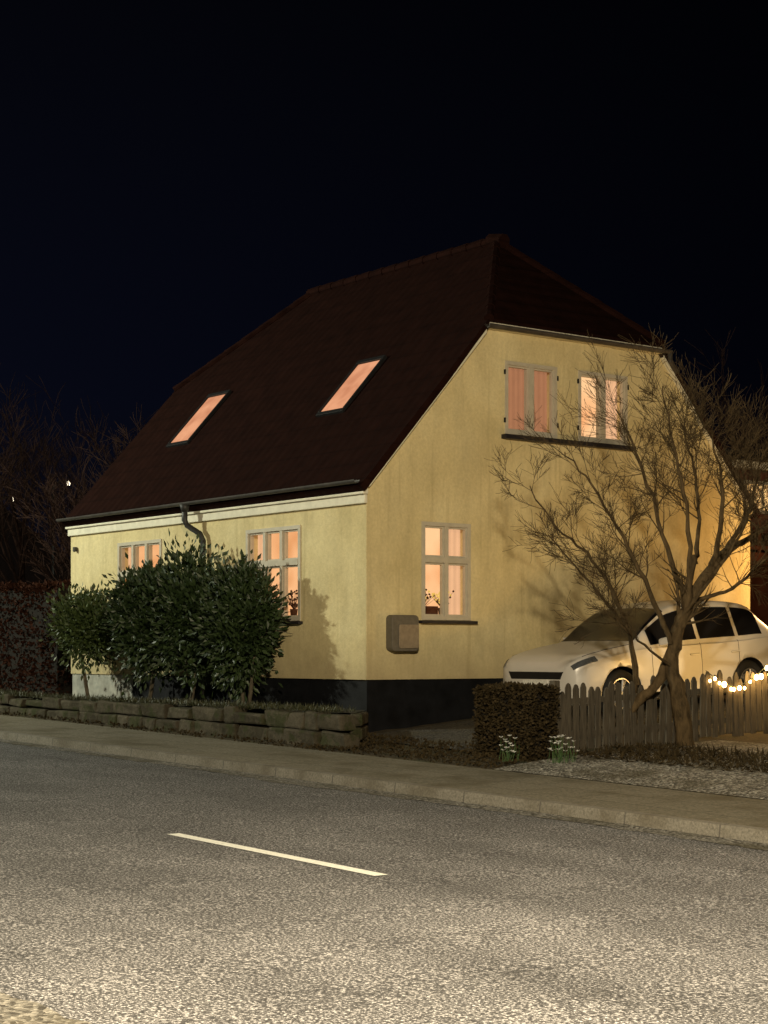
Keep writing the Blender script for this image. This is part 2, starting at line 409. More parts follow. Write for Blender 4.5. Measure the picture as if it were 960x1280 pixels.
b.tube([W(HU+a,HV-.225,4.03),W(HU+a,HV-.225,3.80),W(HU+a-.03,HV-.20,3.72),W(HU+a-.24,HV-.09,3.58),W(HU+a-.29,HV-.07,3.48),W(HU+a-.29,HV-.07,1.0)],.045,10)
b.tube([W(HU+a,HV-.225,4.05),W(HU+a,HV-.225,3.93)],[.085,.05],10)
for z in (3.3,2.3): b.tube([W(HU+a-.29,HV-.07,z),W(HU+a-.29,HV-.07,z+.04)],.056,10)
b.obj('drainpipe',M['darkzinc'],house,smooth=True)
b=MB(); fbox(b,'L',HL-.26,HL-.2,.002,.07,3.5,3.58); b.obj('wall_lamp',M['darkzinc'],house,bevel=.01)
def rbox(face,p0,p1,z0,z1,d0,d1,r,seg=5):
    pts=[]
    for cx,cz,a0 in ((p1-r,z1-r,0),(p0+r,z1-r,90),(p0+r,z0+r,180),(p1-r,z0+r,270)):
        for i in range(seg+1):
            a=math.radians(a0+90*i/seg); pts.append((cx+r*math.cos(a),cz+r*math.sin(a)))
    n=len(pts); b=MB()
    b.add([W(*F(face,p,d0,z)) for p,z in pts]+[W(*F(face,p,d1,z)) for p,z in pts],[tuple(range(n)),tuple(range(2*n-1,n-1,-1))]+[(i,(i+1)%n,(i+1)%n+n,i+n) for i in range(n)])
    return b
mb=rbox('G',.33,.80,1.76,2.26,.002,.15,.06); mo=mb.obj('meter_box',M['meter'],house,bevel=.012)
mo['label']='grey utility meter box on the gable wall'
db=rbox('G',.44,.785,1.80,2.13,.152,.17,.03); db.obj('meter_box_door',M['meterdoor'],mo,bevel=.006)

def make_window(face,p0,p1,z0,z1,cols,kind):
    c=W(*F(face,(p0+p1)/2,0,z0))
    e=empty('window',c,house)
    fb=MB(); o=.055
    D0,D1=-.10,.018
    fbox(fb,face,p0,p1,D0,D1,z1-o,z1); fbox(fb,face,p0,p1,D0,D1,z0,z0+o)
    fbox(fb,face,p0,p0+o,D0+.002,D1-.002,z0+o,z1-o); fbox(fb,face,p1-o,p1,D0+.002,D1-.002,z0+o,z1-o)
    up=kind in('curtain','roomup')
    tr = None if up else z0+(z1-z0)*.615
    wcol=(p1-p0-2*o)/cols
    for i in range(1,cols):
        x=p0+o+wcol*i; hw=.05 if up else .032
        fbox(fb,face,x-hw,x+hw,D0+.004,D1-.004,z0+o,z1-o)
    if tr: fbox(fb,face,p0+o,p1-o,D0+.006,D1+.004,tr-.04,tr+.04)
    rows=[(z0+o,(tr-.04) if tr else z1-o)]+([(tr+.04,z1-o)] if tr else [])
    for i in range(cols):
        a=p0+o+wcol*i+(.03 if i else 0); c2=p0+o+wcol*(i+1)-(.03 if i<cols-1 else 0)
        for (r0,r1) in rows:
            s=.026
            fbox(fb,face,a,a+s,-.07,-.012,r0,r1); fbox(fb,face,c2-s,c2,-.07,-.012,r0,r1)
            fbox(fb,face,a+s,c2-s,-.068,-.014,r0,r0+s); fbox(fb,face,a+s,c2-s,-.068,-.014,r1-s,r1)
    fb.obj('frame',M['frame'],e)
    if up:
        for x in (p0-.008,p1+.008):
            for z in (z0+.16,z1-.2):
                h=MB(); fbox(h,face,x-.013,x+.013,.004,.022,z,z+.07); h.obj('hinge',M['black'],e)
    gl=MB(); gl.add([W(*F(face,p0+o,-.04,z0+o)),W(*F(face,p1-o,-.04,z0+o)),W(*F(face,p1-o,-.04,z1-o)),W(*F(face,p0+o,-.04,z1-o))],[(0,1,2,3)])
    gl.obj('glass',M['glass'],e,recalc=False)
    if not up:
        sb=MB(); fbox(sb,face,p0-.05,p1+.08,-.02,.08,z0-.05,z0-.008); sb.obj('sill',M['slate'],e,bevel=.005)
    rb=MB(); dd=-.85; x0,x1=p0-.2,p1+.2
    mt={'room':'room','roomb':'roomb','curtain':'room','roomup':'roomb'}[kind]
    def q(l): rb.add([W(*F(face,*t)) for t in l],[(0,1,2,3)])
    zl,zh=z0-.15,z1+.15
    if up: zh=z1+.08
    q([(x0,dd,zl),(x1,dd,zl),(x1,dd,zh),(x0,dd,zh)])
    q([(x0,dd,zl),(x1,dd,zl),(x1,-.31,zl),(x0,-.31,zl)]); q([(x0,dd,zh),(x1,dd,zh),(x1,-.31,zh),(x0,-.31,zh)])
    q([(x0,dd,zl),(x0,-.31,zl),(x0,-.31,zh),(x0,dd,zh)]); q([(x1,dd,zl),(x1,-.31,zl),(x1,-.31,zh),(x1,dd,zh)])
    rb.obj('room_wall',M[mt],e,recalc=False)
    def curtain(a,c3,m,d=-.2,za=z0,zb=z1,amp=.02):
        cb=MB(); n=int((c3-a)/.012)+2; vs_=[]
        for i in range(n):
            x=a+(c3-a)*i/(n-1); dz=d+amp*math.sin(x*60)+amp*.5*math.sin(x*23+1)
            vs_+= [W(*F(face,x,dz,za)),W(*F(face,x,dz,zb))]
        cb.add(vs_,[(2*i,2*i+2,2*i+3,2*i+1) for i in range(n-1)])
        cb.obj('curtain',m,e,smooth=True,recalc=False)
    if kind=='curtain':
        curtain(p0-.02,p1+.02,M['curt'])
    elif kind=='roomup':
        ob=MB()
        ob.add([W(*F(face,p0-.1,-.3,z0)),W(*F(face,p0+.48,-.3,z0)),W(*F(face,p0+.1,-.3,z0+.42)),W(*F(face,p0-.1,-.3,z0+.46))],[(0,1,2,3)]); ob.obj('dark_diagonal',M['darkobj'],e,recalc=False)  # dark diagonal panel across the lower corner of the window
        curtain(p1-.40,p1,M['curt2'])
    else:
        if cols==3:
            curtain(p0,p0+.2,M['curt2']); curtain(p1-.26,p1,M['curt2'])
        else: curtain(p1-.3,p1+.0,M['curt2'])
        rr=random.Random(int(p0*100)+len(face))
        for x in ([p0+.20,p0+.55] if cols==2 else [p0+.5,p0+.95]):
            ib=MB()
            base=W(*F(face,x,-.22,z0+.05)); ib.tube([base,(base[0],base[1],base[2]+.13)],[.045,.06],8)
            for j in range(50):
                t=Vector((rr.gauss(0,.5),rr.gauss(0,.5),1)).normalized()*rr.uniform(.06,.32)
                q0=Vector(base)+Vector((0,0,.12)); q1=q0+t; ib.tube([q0,q1],[.003,.002],3)
                s_=.019; ib.add([q1+Vector((s_,0,0)),q1+Vector((0,s_,s_)),q1+Vector((-s_,0,0)),q1+Vector((0,-s_,-s_))],[(0,1,2,3)],rr.choice([0,1,1]))
            ib.obj('potted_flowers',[M['darkobj'],M['yellow'] if cols==2 else M['darkobj']],e,recalc=False)
        if cols==2:
            pb=MB(); fbox(pb,face,p0+.1,p0+.42,-.84,-.82,z0+.42,z0+.72); pb.obj('wall_picture',M['darkobj'],e)
            pb=MB(); fbox(pb,face,p0-.1,p0+.95,-.84,-.80,z0-.1,z0+.22); pb.obj('sideboard',M['darkobj'],e)
        lb=MB(); x=p0+(.75 if cols==3 else .2); c0=Vector(W(*F(face,x,-.6,z1-.40)))
        lb.tube([c0,c0+Vector((0,0,.14))],[.10,.04],12); lb.obj('lamp_shade',M['lampglow'],e)
    return e
for w in WINS: make_window(*w)
b=MB(); fbox(b,'G',2.44,5.10,-.01,.10,4.84,4.905); b.obj('sill',M['slate'],house,bevel=.006)

def skylight(a0,a1,t0,t1):
    nrm=Vector(W(0,-SL,1)).normalized()
    def S(a,t,h): return Vector(P(a,t))+nrm*h
    e=empty('skylight',S((a0+a1)/2,t0,0),roof)
    b=MB(); o=.045
    def bb(a,c,s,t,h0,h1): b.hexa([S(a,s,h0),S(c,s,h0),S(c,t,h0),S(a,t,h0),S(a,s,h1),S(c,s,h1),S(c,t,h1),S(a,t,h1)])
    bb(a0-o,a1+o,t0-.05,t0,-.02,.05); bb(a0-o,a1+o,t1,t1+.05,-.02,.06); bb(a0-o,a0,t0,t1,-.02,.055); bb(a1,a1+o,t0,t1,-.02,.055)
    b.obj('frame',M['black'],e,bevel=.005)
    g=MB(); g.add([S(a0,t0,.03),S(a1,t0,.03),S(a1,t1,.03),S(a0,t1,.03)],[(0,1,2,3)]); g.obj('pane',M['sky_l'],e,recalc=False)
skylight(1.97,2.57,1.07,1.79); skylight(6.32,6.93,1.01,1.78)

# ---------------------------------------------------------------- stone wall + bed
def bedz(u): return .97+max(0,u-27)*.02
sw=MB(); rr=random.Random(5)
def stone(u0,u1,v0,v1,z0a,z0b,h,j=.02):
    p=[]
    for zz,(a,b_) in ((0,(z0a,z0b)),(1,(z0a+h,z0b+h))):
        for (u,v,z) in ((u0,v0,a),(u1,v0,b_),(u1,v1,b_),(u0,v1,a)):
            p.append(W(u+rr.uniform(-j,j),v+rr.uniform(-j,j)*1.8,z+rr.uniform(-j,j)))
    sw.hexa(p)
for course in range(2):
    u=18.3+course*.13
    while u<46:
        L=rr.uniform(.28,.85); z0=max(gz(u,13.4),0)-.03; top=bedz(u)+rr.uniform(-.08,.03)*course
        H=(bedz(u)-z0)/2
        hh=H-.012 if course==0 else (top-(z0+H))
        stone(u,u+L-.02,13.34+course*.04+rr.uniform(-.03,.03),13.62,z0+H*course,max(gz(u+L,13.4),0)-.03+H*course,hh); u+=L
pa=(18.3,13.62);pb=(19.12,14.34)
for course in range(2):
    for i in range(2):
        a=(pa[0]+(pb[0]-pa[0])*i/2,pa[1]+(pb[1]-pa[1])*i/2); c=(pa[0]+(pb[0]-pa[0])*(i+.95)/2,pa[1]+(pb[1]-pa[1])*(i+.95)/2)
        z0=.60+.18*course; h=.165
        sw.hexa([W(a[0],a[1],z0),W(c[0],c[1],z0),W(c[0]+.16,c[1]-.06,z0),W(a[0]+.22,a[1]-.05,z0),W(a[0],a[1],z0+h),W(c[0],c[1],z0+h),W(c[0]+.16,c[1]-.06,z0+h),W(a[0]+.22,a[1]-.05,z0+h)])
tag(sw.obj('garden_wall',M['stone'],bevel=.03),'low weathered stone wall holding the front garden bed','garden wall')
bd=MB(); ub=fr(19.25,46,.4)
bv=[13.6,13.9,14.2,14.42]
vs_=[]
for u in ub:
    for v in bv: vs_.append(W(u,v if u>28.2 or v<14.3 else 14.40,bedz(u)-.03+rr.uniform(-.02,.03)))
bd.add(vs_,[(i*4+j,(i+1)*4+j,(i+1)*4+j+1,i*4+j+1) for i in range(len(ub)-1) for j in range(3)])
bd.add([W(18.45,13.6,.95),W(19.25,13.6,.96),W(19.25,14.4,.96)],[(0,1,2)])
tag(bd.obj('garden_bed',M['soil'],recalc=False),'dark soil bed behind the stone edging',kind='structure')

# ---------------------------------------------------------------- foliage
def leaves(b,pts,nrms,L,Wd,rng,mi=0,jit=.9):
    for p,n in zip(pts,nrms):
        d=np.array(n)+rng.normal(0,jit,3); d/=np.linalg.norm(d)+1e-9
        s=np.cross(d,rng.normal(0,1,3)); s/=np.linalg.norm(s)+1e-9
        up=np.cross(s,d); l=L*rng.uniform(.7,1.25); w=Wd*rng.uniform(.8,1.2)
        tip=p+d*l; m1=p+d*l*.45+s*w+up*w*.3; m2=p+d*l*.45-s*w+up*w*.3
        o=len(b.v); b.v+= [tuple(p),tuple(m1),tuple(tip),tuple(m2)]; b.f.append((o,o+1,o+2,o+3)); b.mi.append(mi)
def shrub(name,u,v,z0,cz,ru,rv,rzz,N,seed,leafmat,trunks,L=.10,Wd=.024,lab='',cat='shrub',nclump=60,group=None,rmax=1.08,shoots=22):
    rng=np.random.default_rng(seed)
    base=Vector(W(u,v,z0)); e=empty(name,base,label=lab,cat=cat,group=group)
    t=MB(); cc=Vector(W(u,v,cz))
    for i in range(trunks):
        o=Vector((rng.uniform(-.06,.06),rng.uniform(-.06,.06),0))
        tgt=cc+Vector((rng.uniform(-.3,.3),rng.uniform(-.2,.2),rng.uniform(-.1,.5)))
        mid=(base+o).lerp(tgt,.5)+Vector((rng.uniform(-.06,.06),0,0)); t.tube([base+o-Vector((0,0,.05)),mid,tgt],[.035,.028,.012],7)
        for j in range(7):
            q=mid.lerp(tgt,rng.uniform(0,.9)); dd=Vector((rng.uniform(-1,1)*ru,rng.uniform(-1,1)*rv,rng.uniform(-.3,1)*rzz))*.8; t.tube([q,q+dd*.5+Vector((0,0,.05)),q+dd],[.014,.009,.004],5)
    t.obj('trunk',M['bark2'],e,smooth=True)
    b=MB(); per=N//nclump
    for c in range(nclump):
        a=rng.uniform(0,2*math.pi); zz=rng.uniform(-1,1); r=math.sqrt(1-zz*zz)
        if zz<-.3: r*=.8
        rad=rng.uniform(.45,rmax)
        n3=np.array([UA[0]*r*math.cos(a)+VA[0]*r*math.sin(a),UA[1]*r*math.cos(a)+VA[1]*r*math.sin(a),zz])
        cen=np.array(W(u+ru*rad*r*math.cos(a),v+rv*min(rad,1)*r*math.sin(a),cz+rzz*rad*zz))
        cs=rng.uniform(.06,.16); pp=int(per*(cs/.12)**1.5)
        pts=cen+rng.normal(0,cs,(pp,3))*np.array([1,1,1.25]); nr=(pts-cen)/cs*.6+n3*.5+np.array([0,0,.45])
        leaves(b,pts,nr,L,Wd,rng,0,.5)
    for c in range(shoots):
        a=rng.uniform(0,2*math.pi); r=rng.uniform(0,.9)
        p0=np.array(W(u+ru*r*math.cos(a),v+rv*r*math.sin(a),cz+rzz*math.sqrt(1-r*r)*.9)); hgt=rng.uniform(.10,.28)
        k_=np.linspace(0,1,14)[:,None]; pts=p0+k_*np.array([rng.normal(0,.06),rng.normal(0,.06),hgt])
        leaves(b,pts,np.tile([0,0,.8],(14,1)),L*.9,Wd,rng,0,.5)
    b.obj('crown',leafmat,e,recalc=False)
    return e
G='evergreen shrubs in the front bed'
shrub('laurel_shrub',26.35,13.9,.98,2.12,.56,.40,.46,6500,1,M['leaf2'],1,lab='small round light green evergreen standard beside the yellow house',nclump=50,group=G,rmax=1.0,shoots=14)
shrub('laurel_shrub',24.25,13.9,.98,2.24,.68,.38,.74,9500,2,M['leaf'],1,.115,.027,lab='dark green laurel shrub before the lit window',nclump=60,group=G)
shrub('laurel_shrub',22.95,13.9,.98,2.22,.60,.38,.78,9500,3,M['leaf'],1,.115,.027,lab='bushy laurel shrub below the drainpipe bend',nclump=56,group=G)
shrub('laurel_shrub',21.50,13.88,.98,2.14,.68,.38,.78,9800,4,M['leaf'],2,.115,.027,lab='dark rounded laurel shrub touching the lit window',nclump=60,group=G)

def hedge(name,u0,u1,v0,v1,zb,H,N,seed,mat,L,Wd,lab,ir=.05):
    rng=np.random.default_rng(seed); b=MB()
    nseg=max(1,int((u1-u0)/1.5))
    for i in range(nseg):
        a=u0+(u1-u0)*i/nseg; c=u0+(u1-u0)*(i+1)/nseg; za=zb(a)
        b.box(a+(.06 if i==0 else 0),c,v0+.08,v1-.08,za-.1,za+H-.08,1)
    A=[(u1-u0)*H,(u1-u0)*(v1-v0),(v1-v0)*H]; tot=A[0]+A[1]+A[2]*2
    pts=[];nr=[]
    for _ in range(N):
        f=rng.uniform(0,tot); u=rng.uniform(u0,u1); v=rng.uniform(v0,v1); h=rng.uniform(0,H)
        if f<A[0]: v=v0+rng.uniform(0,.09); n=W(0,-1,.1)
        elif f<A[0]+A[1]: h=H-rng.uniform(0,.08); n=(0,0,1)
        elif f<A[0]+A[1]+A[2]: u=u0+rng.uniform(0,.09); n=W(-1,0,.1)
        else: u=u1-rng.uniform(0,.09); n=W(1,0,.1)
        w=ir*math.sin(u*2.3+h*3)+ir*math.sin(u*5.1+v*7)
        p=np.array(W(u,v+w*.6,zb(u)+h+w*.7)); pts.append(p); nr.append(n)
    leaves(b,pts,nr,L,Wd,rng,0,.8)
    return tag(b.obj(name,[mat,M['core']],recalc=False),lab,'hedge')
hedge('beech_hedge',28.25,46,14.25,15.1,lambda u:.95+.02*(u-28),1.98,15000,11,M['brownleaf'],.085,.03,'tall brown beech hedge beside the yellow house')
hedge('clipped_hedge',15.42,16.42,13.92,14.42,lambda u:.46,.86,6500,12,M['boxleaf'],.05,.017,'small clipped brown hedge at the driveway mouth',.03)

# ---------------------------------------------------------------- bare trees
def branch(b,p,d,L,r,depth,rng,upf=.25,sides=None,spread=.75,nch=(4,6),rmin=.0022):
    n=5 if depth>1 else 4; pts=[p.copy()]; rad=[r]; dirs=[d.copy()]
    for i in range(n):
        d=(d+Vector((rng.gauss(0,.13),rng.gauss(0,.13),rng.gauss(0,.1)+upf*.12))).normalized()
        p=p+d*(L/n); pts.append(p.copy()); rad.append(max(rmin,r*(1-.8*(i+1)/n))); dirs.append(d.copy())
    b.tube(pts,rad,sides or (6 if r>.03 else (4 if r>.01 else 3)),cap=False)
    if depth<=0: return
    for c in range(rng.randint(*nch)):
        t=rng.uniform(.2,1); i=min(n-1,int(t*n)); f=t*n-i; q=pts[i].lerp(pts[min(i+1,n)],f)
        ax=Vector((rng.gauss(0,1),rng.gauss(0,1),rng.gauss(0,.7))).normalized()
        nd=(dirs[i]+ax*spread).normalized()
        branch(b,q,nd,L*rng.uniform(.42,.7),max(rmin*1.2,rad[i]*.55),depth-1,rng,upf,None,spread,nch,rmin)
def guided(b,pts,r0,r1,rng,depth,nsub,Lsub,fromt=.3,upf=.5):
    n=len(pts); N=n*4
    sp=[]
    for k_ in range(N+1):
        t=k_/N*(n-1); i=min(n-2,int(t)); f=t-i
        p0=pts[max(0,i-1)];p1=pts[i];p2=pts[i+1];p3=pts[min(n-1,i+2)]
        q=.5*((2*p1)+(p2-p0)*f+(2*p0-5*p1+4*p2-p3)*f*f+(3*p1-p0-3*p2+p3)*f**3)
        if 0<k_<N: q=q+Vector((rng.gauss(0,.012),rng.gauss(0,.012),rng.gauss(0,.012)))
        sp.append(q)
    rad=[(r0+(r1-r0)*(k_/N)**.8)*rng.uniform(.92,1.09) for k_ in range(N+1)]
    b.tube(sp,rad,8 if r0>.04 else 6,cap=False)
    for j in range(nsub):
        t=fromt+(1-fromt)*rng.random(); i=min(N-1,int(t*N)); d=(sp[i+1]-sp[i]).normalized()
        ax=Vector((rng.gauss(0,1),rng.gauss(0,.8),rng.gauss(.3,.7))).normalized()
        branch(b,sp[i],(d*.8+ax*.8).normalized(),Lsub*rng.uniform(.6,1.2),max(.0045,rad[i]*.42),depth,rng,upf,nch=(5,7),rmin=.0024)
TB=Vector(W(15.1,16.2,.55))
rng=random.Random(21); tb=MB()
def T(px,py,dy=0):
    s=.0100; return TB+Vector(((px-855)*s,dy,(930-py)*s))
trunkl=[
 ([(860,945,0),(852,880,0),(842,820,.05),(855,765,.05),(885,715,.1),(925,675,.2)],.13,.05),
 ([(778,945,.1),(790,885,.1),(826,845,.1),(848,790,.05),(862,740,0),(866,690,-.1)],.08,.04)]
limbs=[
 ([(795,885,.1),(796,820,.15),(778,750,.25),(742,690,.3),(700,650,.35),(668,600,.4)],.038,.007,2,16,.62),
 ([(800,850,.1),(786,790,-.1),(752,745,-.3),(712,700,-.4),(683,668,-.45)],.028,.006,2,12,.5),
 ([(840,800,0),(812,735,-.1),(778,670,-.2),(738,605,-.25),(705,565,-.3)],.040,.007,2,17,.6),
 ([(858,750,0),(836,680,.1),(815,600,.2),(792,540,.3),(775,505,.3)],.040,.007,2,17,.6),
 ([(864,720,0),(856,640,-.2),(838,560,-.3),(824,485,-.35)],.040,.007,2,17,.6),
 ([(870,700,0),(878,640,.2),(872,570,.3),(858,520,.4)],.036,.007,2,16,.6),
 ([(890,710,.1),(905,640,.1),(902,580,.1),(890,535,0)],.044,.007,2,17,.6),
 ([(905,695,.15),(938,640,.3),(955,590,.4),(965,555,.5)],.040,.007,2,16,.6),
 ([(925,675,.2),(965,650,.2),(1000,610,.2),(1030,580,.1)],.042,.007,2,14,.65),
 ([(866,745,0),(905,735,-.3),(945,700,-.5),(985,670,-.6)],.032,.006,2,14,.6),
 ([(850,770,0),(900,700,-.3),(930,640,-.4),(935,590,-.4)],.030,.006,2,15,.55),
 ([(842,830,0),(800,800,-.3),(775,770,-.5),(750,720,-.55)],.02,.005,2,10,.45),
]
tree=empty('bare_tree',TB,label='gnarled leafless many-stemmed tree by the picket fence',cat='tree')
for pts,r0,r1,dep,ns,Ls in limbs:
    guided(tb,[T(*p) for p in pts],r0,r1,rng,dep,ns,Ls)
tb.obj('crown',M['bark'],tree,smooth=True,recalc=False)
tr=MB(); rng2=random.Random(21)
for pts,r0,r1 in trunkl:
    guided(tr,[T(*p) for p in pts],r0,r1,rng2,1,5,.5,.5)
tr.obj('trunk',M['bark'],tree,smooth=True,recalc=False)

def bare(u,v,H,seed,lab,sc=1,mat='barkd'):
    rng=random.Random(seed); base=Vector(W(u,v,gz(u,v)-.1))
    e=empty('bare_tree',base,label=lab,cat='tree',group='leafless trees behind the house')
    t=MB(); top=base+Vector((rng.uniform(-.4,.4),rng.uniform(-.4,.4),H*.5))
    guided(t,[base,base.lerp(top,.5)+Vector((rng.uniform(-.15,.15),0,0)),top],.14*sc,.08*sc,rng,0,0,1)
    t.obj('trunk',M[mat],e,smooth=True,recalc=False)
    c=MB()
    for i in range(10):
        a=rng.uniform(0,6.28); q=base.lerp(top,rng.uniform(.3,1)); d=Vector((math.cos(a)*.6,math.sin(a)*.6,rng.uniform(.6,1.6))).normalized()
        branch(c,q,d,H*rng.uniform(.32,.45),.05*sc,3,rng,.35,None,.6,(4,5),.006)
    c.obj('crown',M[mat],e,recalc=False)
for i,(u,v,H) in enumerate([(41,17,5.2),(44,19.5,6.6),(47,18,6.2),(37,20.5,5.6),(50,24,7.5),(35,18.5,4.6),(44,23,6.6)]):
    bare(u,v,H,30+i,'dim leafless tree behind the brown hedge')
for i,(u,v,H) in enumerate([(26,31,6.6),(24,35,6.8),(29,33,7.0),(31,36,7.2)]):
    bare(u,v,H,50+i,'dim leafless tree behind the neighbouring building')

# ---------------------------------------------------------------- fence
fe=empty('picket_fence',W(15.5,17,.6),label='weathered wooden picket fence between the tree and parked car',cat='fence')
def pk():
    b=MB(); w=.044;t=.011;h=.80
    pr=[(-w,0),(w,0),(w,h-.06),(w*.45,h-.012),(0,h),(-w*.45,h-.012),(-w,h-.06)]
    n=len(pr)
    b.add([(VA[0]*x+UA[0]*t,VA[1]*x+UA[1]*t,z) for x,z in pr]+[(VA[0]*x-UA[0]*t,VA[1]*x-UA[1]*t,z) for x,z in pr],[tuple(range(n)),tuple(range(2*n-1,n-1,-1))]+[(i,(i+1)%n,(i+1)%n+n,i+n) for i in range(n)])
    return b
first=None; v=14.5; rr=random.Random(9)
FZ=lambda v: gz(15.5,v)
while v<20.6:
    loc=W(15.5+rr.uniform(-.008,.008),v,FZ(v)+.03+rr.uniform(-.03,.03))
    if first is None:
        o=pk().obj('picket',M['picket']); first=o
    else:
        o=first.copy(); col.objects.link(o)
    o.location=loc; o.rotation_euler=(rr.uniform(-.04,.04),rr.uniform(-.04,.04),0); o.scale=(1,1,rr.uniform(.93,1.06))
    par(o,fe); v+=.124
for h in (.2,.6):
    b=MB(); va=fr(14.45,20.6,1.2)
    for a,c in zip(va,va[1:]):
        b.hexa([W(15.515,a,FZ(a)+h),W(15.56,a,FZ(a)+h),W(15.56,c,FZ(c)+h),W(15.515,c,FZ(c)+h),W(15.515,a,FZ(a)+h+.07),W(15.56,a,FZ(a)+h+.07),W(15.56,c,FZ(c)+h+.07),W(15.515,c,FZ(c)+h+.07)])
    b.obj('rail',M['picket'],fe)
for v in (14.46,16.4,18.4,20.5):
    b=MB(); b.box(15.565,15.66,v,v+.095,FZ(v)-.1,FZ(v)+.9); b.obj('post',M['picket'],fe,bevel=.01)

sl=empty('string_lights',W(15.46,18,1.4),label='warm glowing string lights draped along the picket fence',cat='string lights')
cp=[]
for i in range(61):
    t=i/60; v=17.0+t*3.0; z=FZ(v)+.90-.22*abs(math.sin(t*math.pi*2.6)); cp.append(Vector(W(15.455,v,z)))
b=MB(); b.tube(cp,.006,5); b.obj('cable',M['cable'],sl)
bf=None; rr=random.Random(2)
for i in range(1,60,2):
    if bf is None:
        me=bpy.data.meshes.new('bulb'); bm=bmesh.new(); bmesh.ops.create_icosphere(bm,subdivisions=2,radius=.024); bm.to_mesh(me); bm.free(); me.materials.append(M['bulb'])
        o=bpy.data.objects.new('bulb',me)
    else: o=bf.copy()
    bf=bf or o
    col.objects.link(o); o.location=cp[i]+Vector((rr.uniform(-.02,.02),rr.uniform(-.03,.0),-.03+rr.uniform(-.08,.05)))
    s_=rr.uniform(.6,1.3); o.scale=(s_,s_,s_*1.3); par(o,sl)
def light(name,kind,loc,power,color,size=.1,rot=None,**kw):
    l=bpy.data.lights.new(name,kind); l.energy=power; l.color=color
    if kind in('POINT','SPOT'): l.shadow_soft_size=size
    for a,b_ in kw.items(): setattr(l,a,b_)
    o=bpy.data.objects.new(name,l); o.location=loc; col.objects.link(o)
    if rot is not None: o.rotation_euler=rot
    return o
light('string_light_glow','POINT',W(15.30,17.9,1.45),14,(1,.6,.2),.08)
light('string_light_glow','POINT',W(15.30,19.2,1.5),18,(1,.6,.2),.08)
light('string_light_glow','POINT',W(15.75,18.5,1.65),75,(1,.60,.20),.1)

def flowers(u,v,seed,lab,n=34,R_=.13):
    rr=random.Random(seed); z=gz(u,v)+.02; e=empty('white_flowers',W(u,v,z),label=lab,cat='flowers')
    s=MB();f=MB()
    for i in range(n):
        p=Vector(W(u+rr.uniform(-R_,R_),v+rr.uniform(-R_,R_),z)); q=p+Vector((rr.uniform(-.05,.05),rr.uniform(-.05,.05),rr.uniform(.1,.3)))
        s.tube([p,p.lerp(q,.5)+Vector((.01,0,0)),q],[.004,.003,.002],3)
        if i%3!=0:
            for j in range(5):
                a=j*1.257+rr.random(); d=Vector((math.cos(a),math.sin(a),.6))*.034; n_=Vector((-math.sin(a),math.cos(a),0))*.014
                f.add([q,q+d*.6+n_,q+d,q+d*.6-n_],[(0,1,2,3)])
    s.obj('stems',M['stem'],e,recalc=False); f.obj('petals',M['petal'],e,recalc=False)
flowers(15.50,13.68,1,'white flowers at the foot of the clipped hedge',22,.09); flowers(14.9,13.95,2,'taller white blossoms beside the clipped hedge',36,.12)

def litter(name,n,ur,vr,seed,mat,L,Wd,lab,zoff=.03):
    rng=np.random.default_rng(seed); b=MB(); pts=[];nr=[]
    for _ in range(n):
        u=rng.uniform(*ur); v=rng.uniform(*vr)
        pts.append(np.array(W(u,v,gz(u,v)+zoff))); nr.append((0,0,.25))
    leaves(b,pts,nr,L,Wd,rng,0,.6); o=b.obj(name,mat,recalc=False); o['kind']='stuff'; o['label']=lab; return o
litter('fallen_leaves',1900,(15.3,19),(13.22,14.2),4,M['boxleaf'],.045,.016,'dry leaves scattered on the soil strip')
litter('ground_plants',2600,(12.0,15.4),(14.4,15.9),6,M['boxleaf'],.11,.010,'low dry plants under the bare tree',.02)
litter('fallen_leaves',1300,(18.4,40),(13.15,13.36),8,M['boxleaf'],.05,.018,'dry leaves against the stone wall')
rng_=np.random.default_rng(15); gb=MB(); pts=[]
for _ in range(6000):
    u=rng_.uniform(18.7,42); v=13.42+abs(rng_.normal(0,.22))
    if v>14.3: continue
    if u<19.2 and v>13.6+(u-18.3)*.8: continue
    pts.append(np.array(W(u,v,bedz(u)-.02)))
leaves(gb,pts,[(0,0,1.1)]*len(pts),.11,.007,rng_,0,.5)
o=gb.obj('grass_tufts',mat_leaf('dull_grass',(.02,.024,.01),(.06,.063,.026)),recalc=False); o['kind']='stuff'; o['label']='dull grass tufts growing over the stone edging'

